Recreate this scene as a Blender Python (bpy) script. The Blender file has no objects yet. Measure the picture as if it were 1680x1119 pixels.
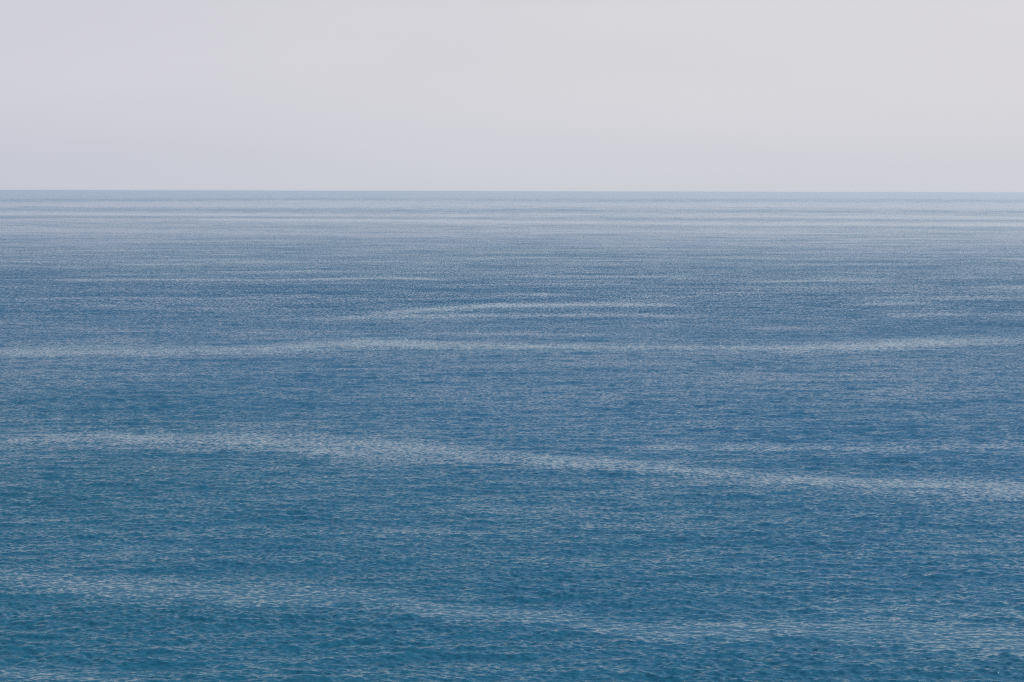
import bpy, math, numpy as np
sc = bpy.context.scene
R = math.radians

# ------------------------------------------------------------------ camera
CAM_H = 40.0                     # eye height above the sea, on a cliff top
SEA_R = 400000.0                 # how far the sheet of water reaches
HFOV = R(25.0)
cam_d = bpy.data.cameras.new('camera')
cam = bpy.data.objects.new('camera', cam_d)
sc.collection.objects.link(cam)
sc.camera = cam
cam_d.sensor_width = 36.0
cam_d.lens = 18.0 / math.tan(HFOV / 2)
cam_d.clip_start = 0.5
cam_d.clip_end = 1200000.0
FPX = 840.0 / math.tan(HFOV / 2)             # focal length in photograph pixels (1680 wide)
DIP = CAM_H / SEA_R                          # dip of the sea horizon
PITCH = math.atan((559.5 - 314.4) / FPX) + DIP
ROLL = R(0.136)
cam.location = (0, 0, CAM_H)
cam.rotation_mode = 'XYZ'
from mathutils import Matrix, Vector
cam.rotation_euler = (Matrix.Rotation(math.pi / 2 - PITCH, 3, 'X') @ Matrix.Rotation(ROLL, 3, 'Z')).to_euler()
sc.render.resolution_x = 1024
sc.render.resolution_y = 682
sc.cycles.use_adaptive_sampling = False
sc.cycles.use_denoising = False
sc.cycles.filter_width = 1.05
sc.cycles.volume_bounces = 6
sc.cycles.max_bounces = 12

# ------------------------------------------------------------------ colour management
vs = sc.view_settings
vs.view_transform = 'Standard'; vs.look = 'None'; vs.gamma = 1.0; vs.use_curve_mapping = False
vs.exposure = 0.0

# ------------------------------------------------------------------ sky (hazy, bright veil low down, paler blue above)
SUN_EL, SUN_AZ = 50.0, 72.0                 # degrees; azimuth clockwise from the view direction (+Y)
w = bpy.data.worlds.new('World'); sc.world = w; w.use_nodes = True
nt = w.node_tree; N = nt.nodes; L = nt.links; N.clear()
out = N.new('ShaderNodeOutputWorld'); bg = N.new('ShaderNodeBackground'); bg.inputs[1].default_value = 0.076
sky = N.new('ShaderNodeTexSky'); sky.sky_type = 'NISHITA'; sky.sun_disc = False
sky.sun_elevation = R(SUN_EL); sky.sun_rotation = R(SUN_AZ)
sky.dust_density = 1.0; sky.air_density = 1.0; sky.ozone_density = 1.5
tc = N.new('ShaderNodeTexCoord'); sep = N.new('ShaderNodeSeparateXYZ')
L.new(tc.outputs['Generated'], sep.inputs[0])
ramp = N.new('ShaderNodeValToRGB')            # how thick the haze veil is at each height of the sky
L.new(sep.outputs['Z'], ramp.inputs[0])
cr = ramp.color_ramp; cr.interpolation = 'EASE'
cr.elements[0].position = 0.078; cr.elements[0].color = (1, 1, 1, 1)
cr.elements[1].position = 0.60; cr.elements[1].color = (0.04, 0.04, 0.04, 1)
e = cr.elements.new(0.11); e.color = (0.10, 0.10, 0.10, 1)
# veil: a little warmer and brighter to the right, towards the sun
vr = N.new('ShaderNodeValToRGB'); L.new(sep.outputs['X'], vr.inputs[0])
mr = N.new('ShaderNodeMapRange'); L.new(sep.outputs['X'], mr.inputs[0])
mr.inputs[1].default_value = -0.30; mr.inputs[2].default_value = 0.30
L.new(mr.outputs[0], vr.inputs[0])
vr.color_ramp.interpolation = 'B_SPLINE'
vr.color_ramp.elements[0].color = (0.630, 0.628, 0.712, 1)
vr.color_ramp.elements[1].color = (0.722, 0.706, 0.738, 1)
e = vr.color_ramp.elements.new(0.5); e.color = (0.686, 0.682, 0.712, 1)
# a slightly denser, bluer bank lying on the horizon
hr = N.new('ShaderNodeValToRGB'); L.new(sep.outputs['Z'], hr.inputs[0])
hr.color_ramp.interpolation = 'EASE'
hr.color_ramp.elements[0].position = 0.0; hr.color_ramp.elements[0].color = (0.905, 0.930, 0.965, 1)
hr.color_ramp.elements[1].position = 0.05; hr.color_ramp.elements[1].color = (1, 1, 1, 1)
nz = N.new('ShaderNodeTexNoise'); mpn = N.new('ShaderNodeMapping'); mpn.inputs['Scale'].default_value = (3, 3, 16)
L.new(tc.outputs['Generated'], mpn.inputs[0]); L.new(mpn.outputs[0], nz.inputs['Vector'])
nz.inputs['Scale'].default_value = 1.6; nz.inputs['Detail'].default_value = 3
nmr = N.new('ShaderNodeMapRange'); L.new(nz.outputs['Fac'], nmr.inputs[0])
nmr.inputs[1].default_value = 0.3; nmr.inputs[2].default_value = 0.7; nmr.inputs[3].default_value = 12.65; nmr.inputs[4].default_value = 13.1
m1 = N.new('ShaderNodeVectorMath'); m1.operation = 'MULTIPLY'
L.new(vr.outputs[0], m1.inputs[0]); L.new(hr.outputs[0], m1.inputs[1])
m2 = N.new('ShaderNodeVectorMath'); m2.operation = 'SCALE'
L.new(m1.outputs[0], m2.inputs[0]); L.new(nmr.outputs[0], m2.inputs['Scale'])
mx = N.new('ShaderNodeMix'); mx.data_type = 'RGBA'
L.new(ramp.outputs[0], mx.inputs['Factor']); L.new(sky.outputs[0], mx.inputs['A']); L.new(m2.outputs[0], mx.inputs['B'])
L.new(mx.outputs['Result'], bg.inputs[0]); L.new(bg.outputs[0], out.inputs[0])

# ------------------------------------------------------------------ sun, softened by the haze
sd = bpy.data.lights.new('sun', 'SUN'); sd.energy = 4.2; sd.angle = R(12); sd.color = (1.0, 0.985, 0.96)
so = bpy.data.objects.new('sun', sd); sc.collection.objects.link(so)
d = Vector((math.sin(R(SUN_AZ)) * math.cos(R(SUN_EL)), math.cos(R(SUN_AZ)) * math.cos(R(SUN_EL)), math.sin(R(SUN_EL))))
so.rotation_euler = d.to_track_quat('Z', 'Y').to_euler()
so.location = (0, 0, 200)

# ------------------------------------------------------------------ sea
rng = np.random.default_rng(7)
# distances of the rings of the sheet: fine where the sea is seen
dep = np.radians(np.arange(13.6, 0.05, -0.0155))
dd = CAM_H / np.tan(dep)
near = np.concatenate([[0.5, 5, 15], np.linspace(25, dd[0] * 0.985, 60)])
dd = np.concatenate([near, dd, [52000, 62000, 75000, 100000, 150000, 230000, SEA_R]])
dd = np.unique(dd)
az = np.concatenate([np.arange(-180, -16, 1.0), np.arange(-16, 16, 0.0215), np.arange(16, 180.01, 1.0)])
az = np.radians(az)
NR, NC = len(dd), len(az)
A, D = np.meshgrid(az, dd)
X = D * np.sin(A); Y = D * np.cos(A)
Z = np.zeros_like(X)

def sample(tile, size, x, y):
    n = tile.shape[0]
    u = (x / size * n) % n; v = (y / size * n) % n
    i = np.floor(u).astype(int); j = np.floor(v).astype(int)
    fu = u - i; fv = v - j
    i %= n; j %= n; i2 = (i + 1) % n; j2 = (j + 1) % n
    return (tile[j, i] * (1 - fu) + tile[j, i2] * fu) * (1 - fv) + (tile[j2, i] * (1 - fu) + tile[j2, i2] * fu) * fv

def wave_tile(size, n, lmin, lmax, wind, spread, power, rms):
    """periodic heights of waves between lmin and lmax metres long, running along `wind` (degrees from +Y)"""
    k = 2 * np.pi * np.fft.fftfreq(n, size / n)
    kx, ky = np.meshgrid(k, k)
    kk = np.hypot(kx, ky); kk[0, 0] = 1
    lam = 2 * np.pi / kk
    band = 1 / (1 + (lmin / lam) ** 8) / (1 + (lam / lmax) ** 8)
    ang = np.arctan2(kx, ky) - math.radians(wind)
    direc = 0.12 + np.abs(np.cos(ang)) ** spread
    amp = np.sqrt(kk ** power * band * direc) ; amp[0, 0] = 0
    ph = rng.normal(size=(n, n)) + 1j * rng.normal(size=(n, n))
    h = np.real(np.fft.ifft2(ph * amp))
    return h * rms / h.std()

def noise_tile(n, lo, hi, power=-2.5):
    k = np.fft.fftfreq(n, 1.0 / n); kx, ky = np.meshgrid(k, k); kk = np.hypot(kx, ky); kk[0, 0] = 1
    amp = kk ** (power / 2) * (kk >= lo) * (kk <= hi); amp[0, 0] = 0
    h = np.real(np.fft.ifft2((rng.normal(size=(n, n)) + 1j * rng.normal(size=(n, n))) * amp))
    return h / h.std()

def rot(x, y, a):
    c, s = math.cos(R(a)), math.sin(R(a))
    return c * x - s * y, s * x + c * y

def fade(d, a, b):
    t = np.clip((d - a) / (b - a), 0, 1)
    return 1 - t * t * (3 - 2 * t)

# --- slicks: bands of smoother water.  Each is a centre line given by bearing (degrees) and
#     distance (metres) with its breadth in metres and its strength.
def at(px, py):
    """photograph pixel -> bearing and distance on the sea"""
    u = (px - 839.5) / FPX; v = -(py - 559.0) / FPX
    q = cam.rotation_euler.to_matrix() @ Vector((u, v, -1)).normalized()
    t = max(math.asin(-q.z), DIP * 1.0008)
    return math.atan2(q.x, q.y), CAM_H / math.tan(t), t
slick = np.zeros_like(X)
cl = lambda a: np.clip(a, -2, 2)
warp_t = noise_tile(512, 1, 60, -2.2)
warp = cl(sample(warp_t, 5200.0, X, Y * 0.9 + 300))
warp2 = cl(sample(noise_tile(512, 2, 200, -1.6), 1400.0, *rot(X, Y * 1.1, 23)))
gran = cl(sample(noise_tile(1024, 4, 500, -1.0), 640.0, *rot(X * 1.3, Y * 0.2, 3))) * (0.25 + 0.75 * fade(D, 450, 1000))   # ragged edges and mottling of the slicks
warp3 = cl(sample(noise_tile(512, 2, 200, -1.3), 420.0, *rot(X, Y, -31)))
DEPG = np.arctan(CAM_H / D)
PXR = (DEPG - DIP) * FPX                     # angle below the horizon
def band(pts, wpx, s, soft=1.0):
    """pts: centre line; wpx: half breadth; s: strength along the line"""
    P = [at(p[0], p[1]) for p in pts]
    a = np.array([p[0] for p in P]); t = np.array([(p[2] - DIP) * FPX for p in P])
    wv = np.array([p[2] if len(p) > 2 else wpx for p in pts], float)
    sv = np.array([p[3] if len(p) > 3 else s for p in pts], float)
    c = np.interp(A, a, t); wd = np.interp(A, a, wv)
    st = np.interp(A, a, sv)
    e = 0.02
    if pts[0][0] > 5:  st = st * np.clip((A - a[0]) / e, 0, 1)
    if pts[-1][0] < 1675: st = st * np.clip((a[-1] - A) / e, 0, 1)
    wd = wd * 1.02
    c = c + wd * (0.2 * warp + 0.10 * gran)
    wd = wd * (1 + 0.14 * warp + 0.08 * gran)
    st = st * (1.0 + 0.15 * fade(D, 300, 650) + 0.55 * fade(D, 200, 300) + 0.45 * (1 - fade(D, 650, 1000)))
    q = np.abs(PXR - c) / np.maximum(wd, 0.6)
    g = np.exp(-(q ** 1.9) * 0.95) * st
    return np.clip(g * (1.03 + 0.2 * gran), 0, 1.3)
B = [
 # broad slick across the middle of the near water
 ([(0,719,9,.55),(200,720,11,.85),(400,724,14,.85),(560,735,20,.8),(700,741,20,.85),(850,752,14,.9),(1050,768,12,1),(1300,787,12,.9),(1500,800,14,1.1),(1680,803,14,1)],12,.9),
 ([(1000,735),(1200,734),(1450,737),(1680,734)],9,.5),
 # the pair at middle distance
 ([(0,577,7,.8),(250,577,8,.75),(400,573,7,.8),(600,563,9,1),(720,566,7,.8),(900,568,5,.8),(1100,569,4,.75),(1300,569,5,.8),(1430,566,7,1.1),(1600,559,6,.8),(1680,558,6,.5)],6,.8),
 ([(600,555,4,.4),(760,548,4,.55),(950,549,3,.5),(1100,549,3,.2)],4,.5),
 ([(560,520),(700,508),(820,501),(950,500),(1090,500),(1160,503)],4,.85),
 ([(500,520),(660,519),(900,517),(1060,517),(1170,520)],3.5,.75),
 ([(1350,499),(1480,497),(1580,498)],3,.6), ([(1400,516),(1560,514),(1680,514)],3,.5),
 ([(780,484),(860,482),(970,485)],3,.6), ([(590,478),(660,477),(720,483)],3,.4),
 ([(500,536),(600,535)],2.5,.5),
 ([(50,459),(250,458),(420,459),(640,456),(760,459)],1.8,.65), ([(800,453),(1000,453),(1180,452)],1.6,.5),
 ([(1190,462),(1280,461),(1400,459),(1500,460)],1.8,.6), ([(1560,471),(1640,470),(1680,470)],2,.5),
 ([(0,490),(180,488),(330,488),(560,486)],1.8,.5), ([(130,503),(330,506),(480,505)],1.5,.35),
 ([(200,527),(500,523),(620,526)],1.6,.3),
 ([(150,434),(330,434)],1.2,.5),([(460,420),(515,420)],1,.7),([(190,419),(240,419)],1,.4),
 ([(1590,423),(1680,424)],1.4,.6),([(1600,442),(1660,443)],1.4,.5),([(1150,416),(1230,417)],1,.4),
 ([(1300,405),(1400,404)],1.2,.4),([(640,399),(800,403)],1,.35),
 ([(700,468),(900,466),(1080,467)],1,.45), ([(330,445),(520,444),(640,445)],.9,.45), ([(860,441),(1010,440)],.9,.4), ([(1260,434),(1460,433),(1560,434)],.9,.45),
 ([(60,411),(260,410),(380,411)],.8,.4), ([(900,427),(1120,426)],.8,.4), ([(540,410),(720,409)],.8,.35), ([(960,402),(1130,401)],.8,.3), ([(60,397),(420,396)],.8,.35), ([(1300,392),(1600,392)],.9,.35),
 ([(1120,480),(1330,479)],1.2,.4), ([(900,535),(1150,533)],1.6,.3), ([(1180,540),(1420,538)],1.8,.3), ([(80,545),(330,541)],2,.3),
 # long streaks near the horizon
 ([(0,336),(600,335),(1200,336),(1680,338)],5,.8),
 ([(0,350),(560,352),(1680,356)],2.2,.55),
 ([(300,359),(900,364),(1250,366),(1680,368)],2.0,1.0),
 ([(0,379),(300,380),(560,384),(900,388)],2.5,.35),([(900,378),(1300,382),(1500,385)],1.2,.4),
 # lowest, broad and ragged
 ([(0,948,14,.55),(200,972,20,.8),(400,982,20,.9),(600,985,18,.75),(720,1008,18,.9),(900,1018,16,.5),(1060,1043,16,.8),(1300,1043,24,.95),(1500,1046,26,.9),(1680,1066,28,1)],18,.8),
 ([(300,963,10,.4),(550,976,12,.6),(850,988,12,.2)],10,.5),
 ([(0,1105,14,.7),(120,1112,16,.6),(260,1125,12,.2)],14,.6),
 ([(500,888),(640,892),(800,885)],12,.3),([(0,905),(180,895),(420,905)],9,.25),([(560,830),(900,838),(1200,850)],10,.12),
 ([(1120,1005,20,.3),(1400,1015,25,.4),(1680,1010,20,.3)],20,.3),
]
for b in B: slick = np.maximum(slick, band(*b))
# unnamed faint streaks everywhere, longer across than along
st_t = noise_tile(1024, 3, 300, -1.7)
stre = sample(st_t, 6000.0, X * 0.30, Y * 0.75 + 90) 
stre2 = sample(noise_tile(1024, 3, 400, -1.5), 2500.0, X * 0.45 + 60, Y)
faint = np.clip(stre - 0.9, 0, 1.5) * 0.25 + np.clip(stre2 - 0.9, 0, 1.5) * 0.18
slick = np.clip(np.maximum(slick, 0) + faint * fade(D, 2500, 9000), 0, 1.2)
off = 1 - fade(D, 420, 3100)                 # calmer air far offshore
slick = slick * (1 - 0.58 * off) + off * np.clip(0.76 + 0.12 * stre + 0.08 * stre2, 0.1, 1)
# darker lines of wind on the far water
for b in [([(0,315.5),(1680,319.5)],1.3,.8),([(0,328),(500,326.5),(1680,329)],1.6,.75),([(0,343.5),(500,345),(1680,346)],2.2,.35),([(0,356),(800,358),(1680,361)],2,.3),([(300,371),(1680,374)],2.5,.3)]:
    slick = slick * (1 - np.clip(band(*b) * (1.0 + 0.5 * np.clip(stre, -2, 2)), 0, 0.9))
gust = sample(noise_tile(512, 1, 90, -1.8), 1900.0, *rot(X * 0.7, Y, 8)) + 0.5 * stre2     # darker wind-ruffled patches
# water colour: greener towards the near left (shallower), bluer to the right
tealn = sample(noise_tile(256, 1, 20, -2.5), 900.0, X, Y)

# --- real waves (height field), shortest ones only where the sheet is fine enough to carry them
tA = wave_tile(61.0, 512, 0.55, 1.6, 10, 1.8, -2.7, 0.029)
tB = wave_tile(149.0, 512, 1.6, 5.0, 3, 4.0, -3.1, 0.054)
tC = wave_tile(397.0, 512, 5.0, 20.0, -9, 7.0, -3.6, 0.075)
vis = (D > 100) & (np.abs(A) < R(17))
calm = 1 - 0.62 * np.clip(slick, 0, 1)
fA, fB, fC = fade(D, 260, 420) * (D > 60), fade(D, 450, 900) * (D > 60), fade(D, 900, 2600)
fA = fA * (np.abs(A) < R(15.9)); fB = fB * (np.abs(A) < R(15.9))
ga = 1 + 0.25 * np.clip(gust, -2, 2)
Zl = fB * calm ** 1.5 * ga * sample(tB, 149.0, *rot(X, Y, -5)) * (1 + 0.3 * warp2)
Zl += fC * (1 - 0.75 * np.clip(slick, 0, 1)) * sample(tC, 397.0, X, Y)
Z += Zl + fA * calm * ga * sample(tA, 61.0, *rot(X, Y, 9)) * (1 + 0.35 * warp3)
Y = Y - 0.6 * np.clip(Zl, -0.15, 0.15) * fade(D, 700, 1300)   # the waves run in to the shore and lean that way
lod = 1 - fB * 0.8

co = np.stack([X, Y, Z], -1).reshape(-1, 3).astype(np.float32)
i = np.arange(NR - 1)[:, None] * NC + np.arange(NC - 1)[None, :]
quads = np.stack([i, i + NC, i + NC + 1, i + 1], -1).reshape(-1, 4).astype(np.int32)   # wound so that normals face up
me = bpy.data.meshes.new('water')
me.vertices.add(len(co)); me.vertices.foreach_set('co', co.ravel())
me.loops.add(quads.size); me.loops.foreach_set('vertex_index', quads.ravel())
me.polygons.add(len(quads)); me.polygons.foreach_set('loop_start', np.arange(len(quads), dtype=np.int32) * 4)
me.polygons.foreach_set('loop_total', np.full(len(quads), 4, np.int32))
me.update(calc_edges=True)
me.shade_smooth()
def attr(name, arr):
    a = me.attributes.new(name, 'FLOAT', 'POINT'); a.data.foreach_set('value', arr.astype(np.float32).ravel())
attr('slick', slick); attr('offshore', off); attr('gust', gust); attr('lod', lod); attr('far', 1 - fade(D, 500, 5000)); attr('teal', np.clip(1.0 - D / 420.0 - X / 260.0 + 0.12 * tealn, 0, 1))
print('normal z', me.polygons[len(me.polygons) // 2].normal[:], 'verts', len(co))
water = bpy.data.objects.new('water', me); sc.collection.objects.link(water)
water['kind'] = 'structure'
water['label'] = 'open blue sea rippled by light wind with pale smooth slicks running to the horizon'
water['category'] = 'sea'

mat = bpy.data.materials.new('sea_water'); mat.use_nodes = True
nt = mat.node_tree; N = nt.nodes; L = nt.links
pb = N['Principled BSDF']
def node(t, **kw):
    n = N.new(t)
    for k, v in kw.items(): setattr(n, k, v)
    return n
def math_(op, a, b=None, clamp=False):
    n = node('ShaderNodeMath', operation=op); n.use_clamp = clamp
    for q, s in enumerate((a, b)):
        if s is None: continue
        if isinstance(s, (int, float)): n.inputs[q].default_value = s
        else: L.new(s, n.inputs[q])
    return n.outputs[0]
def vmath(op, a, b=None, scale=None):
    n = node('ShaderNodeVectorMath', operation=op)
    for q, s in enumerate((a, b)):
        if s is None: continue
        if isinstance(s, tuple): n.inputs[q].default_value = s
        else: L.new(s, n.inputs[q])
    if scale is not None:
        if isinstance(scale, (int, float)): n.inputs['Scale'].default_value = scale
        else: L.new(scale, n.inputs['Scale'])
    return n.outputs[0]
def at_(name):
    return node('ShaderNodeAttribute', attribute_name=name).outputs['Fac']
geo = node('ShaderNodeNewGeometry')
slk, gst, ld, tl = at_('slick'), at_('gust'), at_('lod'), at_('teal')
flat = vmath('MULTIPLY', geo.outputs['Position'], (1, 1, 0))
def slope(sx, sy, detail, amp, off, rough=0.6):
    v = vmath('ADD', vmath('MULTIPLY', flat, (sx, sy, 1)), (off, off * 0.7, off))
    n = node('ShaderNodeTexNoise'); n.inputs['Scale'].default_value = 1.0
    n.inputs['Detail'].default_value = detail; n.inputs['Roughness'].default_value = rough
    L.new(v, n.inputs['Vector'])
    return vmath('SCALE', vmath('SUBTRACT', n.outputs['Color'], (0.5, 0.5, 0.5)), scale=amp)
AMP_S, AMP_M, AMP_L = 1.25, 0.55, 0.3
s_small = slope(1.7, 2.5, 4, AMP_S, 11.3, 0.6)
s_mid = slope(0.22, 0.42, 5, AMP_M, 47.1, 0.65)
s_gran = vmath('SCALE', slope(1.3, 0.16, 4, 1.05, 29.7, 0.65), scale=math_('MULTIPLY', math_('MULTIPLY', ld, ld), math_('SUBTRACT', 1.0, math_('MULTIPLY', at_('offshore'), 0.5))))
s_large = slope(0.018, 0.03, 4, AMP_L, 83.9, 0.65)
s_mid = vmath('SCALE', s_mid, scale=ld); s_large = vmath('SCALE', s_large, scale=ld)
tot = vmath('ADD', s_mid, s_large)
# slicks damp the small waves, gusts raise them
damp = math_('MULTIPLY', math_('SUBTRACT', 1.0, math_('MINIMUM', math_('MULTIPLY', slk, 0.78), 0.85)), math_('ADD', 1.0, math_('MULTIPLY', gst, 0.12)))
# the faces one sees from the shore are those that lean towards it; unresolved waves keep that lean
lean = node('ShaderNodeCombineXYZ')
L.new(math_('ADD', -0.045, math_('MULTIPLY', ld, -0.10)), lean.inputs[1])
tot = vmath('ADD', tot, vmath('SCALE', lean.outputs[0], scale=math_('SUBTRACT', 1.0, math_('MULTIPLY', at_('offshore'), 0.75))))
tot = vmath('SCALE', tot, scale=damp)
tot = vmath('ADD', tot, vmath('SCALE', s_gran, scale=math_('SUBTRACT', 1.0, math_('MINIMUM', math_('MULTIPLY', slk, 0.5), 0.7))))
tot = vmath('ADD', tot, vmath('SCALE', s_small, scale=math_('SUBTRACT', 1.0, math_('MINIMUM', math_('MULTIPLY', slk, 0.5), 0.6))))
far = at_('far')
tot = vmath('SCALE', tot, scale=math_('SUBTRACT', 1.0, math_('MULTIPLY', far, 0.5)))
tot = vmath('MULTIPLY', tot, (0.9, 1.15, 0.0))
sxyz = node('ShaderNodeSeparateXYZ'); L.new(tot, sxyz.inputs[0])
cxyz = node('ShaderNodeCombineXYZ'); L.new(sxyz.outputs[0], cxyz.inputs[0])
# steep fronts, long backs
L.new(math_('SUBTRACT', sxyz.outputs[1], math_('MULTIPLY', math_('MULTIPLY', sxyz.outputs[1], sxyz.outputs[1]), 1.6)), cxyz.inputs[1])
tot = cxyz.outputs[0]
nrm = vmath('NORMALIZE', vmath('ADD', geo.outputs['Normal'], tot))
L.new(nrm, pb.inputs['Normal'])
rgh = math_('ADD', math_('SUBTRACT', math_('ADD', 0.15, math_('MULTIPLY', far, 0.08)), math_('MULTIPLY', slk, 0.13)), math_('MULTIPLY', gst, 0.02))
rgh = math_('MINIMUM', math_('MAXIMUM', rgh, 0.06), 0.5)
L.new(rgh, pb.inputs['Roughness'])
tf = math_('ADD', tl, 0.0, clamp=True)
mixc = node('ShaderNodeMix', data_type='RGBA')
L.new(tf, mixc.inputs['Factor'])
mixc.inputs['A'].default_value = (0.003, 0.088, 0.176, 1)
mixc.inputs['B'].default_value = (0.005, 0.088, 0.138, 1)
L.new(mixc.outputs['Result'], pb.inputs['Base Color'])
pb.inputs['IOR'].default_value = 1.333
pb.inputs['Specular IOR Level'].default_value = 0.5
me.materials.append(mat)

# ------------------------------------------------------------------ haze: the air over the sea
HZ = SEA_R + 500
zb, zt = -2.0, CAM_H + 0.6
v = [(-HZ, -HZ, zb), (HZ, -HZ, zb), (HZ, HZ, zb), (-HZ, HZ, zb), (-HZ, -HZ, zt), (HZ, -HZ, zt), (HZ, HZ, zt), (-HZ, HZ, zt)]
f = [(0, 3, 2, 1), (4, 5, 6, 7), (0, 1, 5, 4), (1, 2, 6, 5), (2, 3, 7, 6), (3, 0, 4, 7)]
hm = bpy.data.meshes.new('haze'); hm.from_pydata(v, [], f); hm.update()
hz = bpy.data.objects.new('haze', hm); sc.collection.objects.link(hz)
hz['kind'] = 'stuff'; hz['category'] = 'haze'
hz['label'] = 'thin pale sea haze fading the far water towards the horizon'
m = bpy.data.materials.new('sea_air'); m.use_nodes = True
m.node_tree.nodes.clear()
o = m.node_tree.nodes.new('ShaderNodeOutputMaterial'); pv = m.node_tree.nodes.new('ShaderNodeVolumePrincipled')
pv.inputs['Color'].default_value = (0.935, 0.97, 1.0, 1)
pv.inputs['Density'].default_value = 1.0 / 9500
pv.inputs['Anisotropy'].default_value = 0.4
m.node_tree.links.new(pv.outputs[0], o.inputs['Volume'])
hm.materials.append(m)
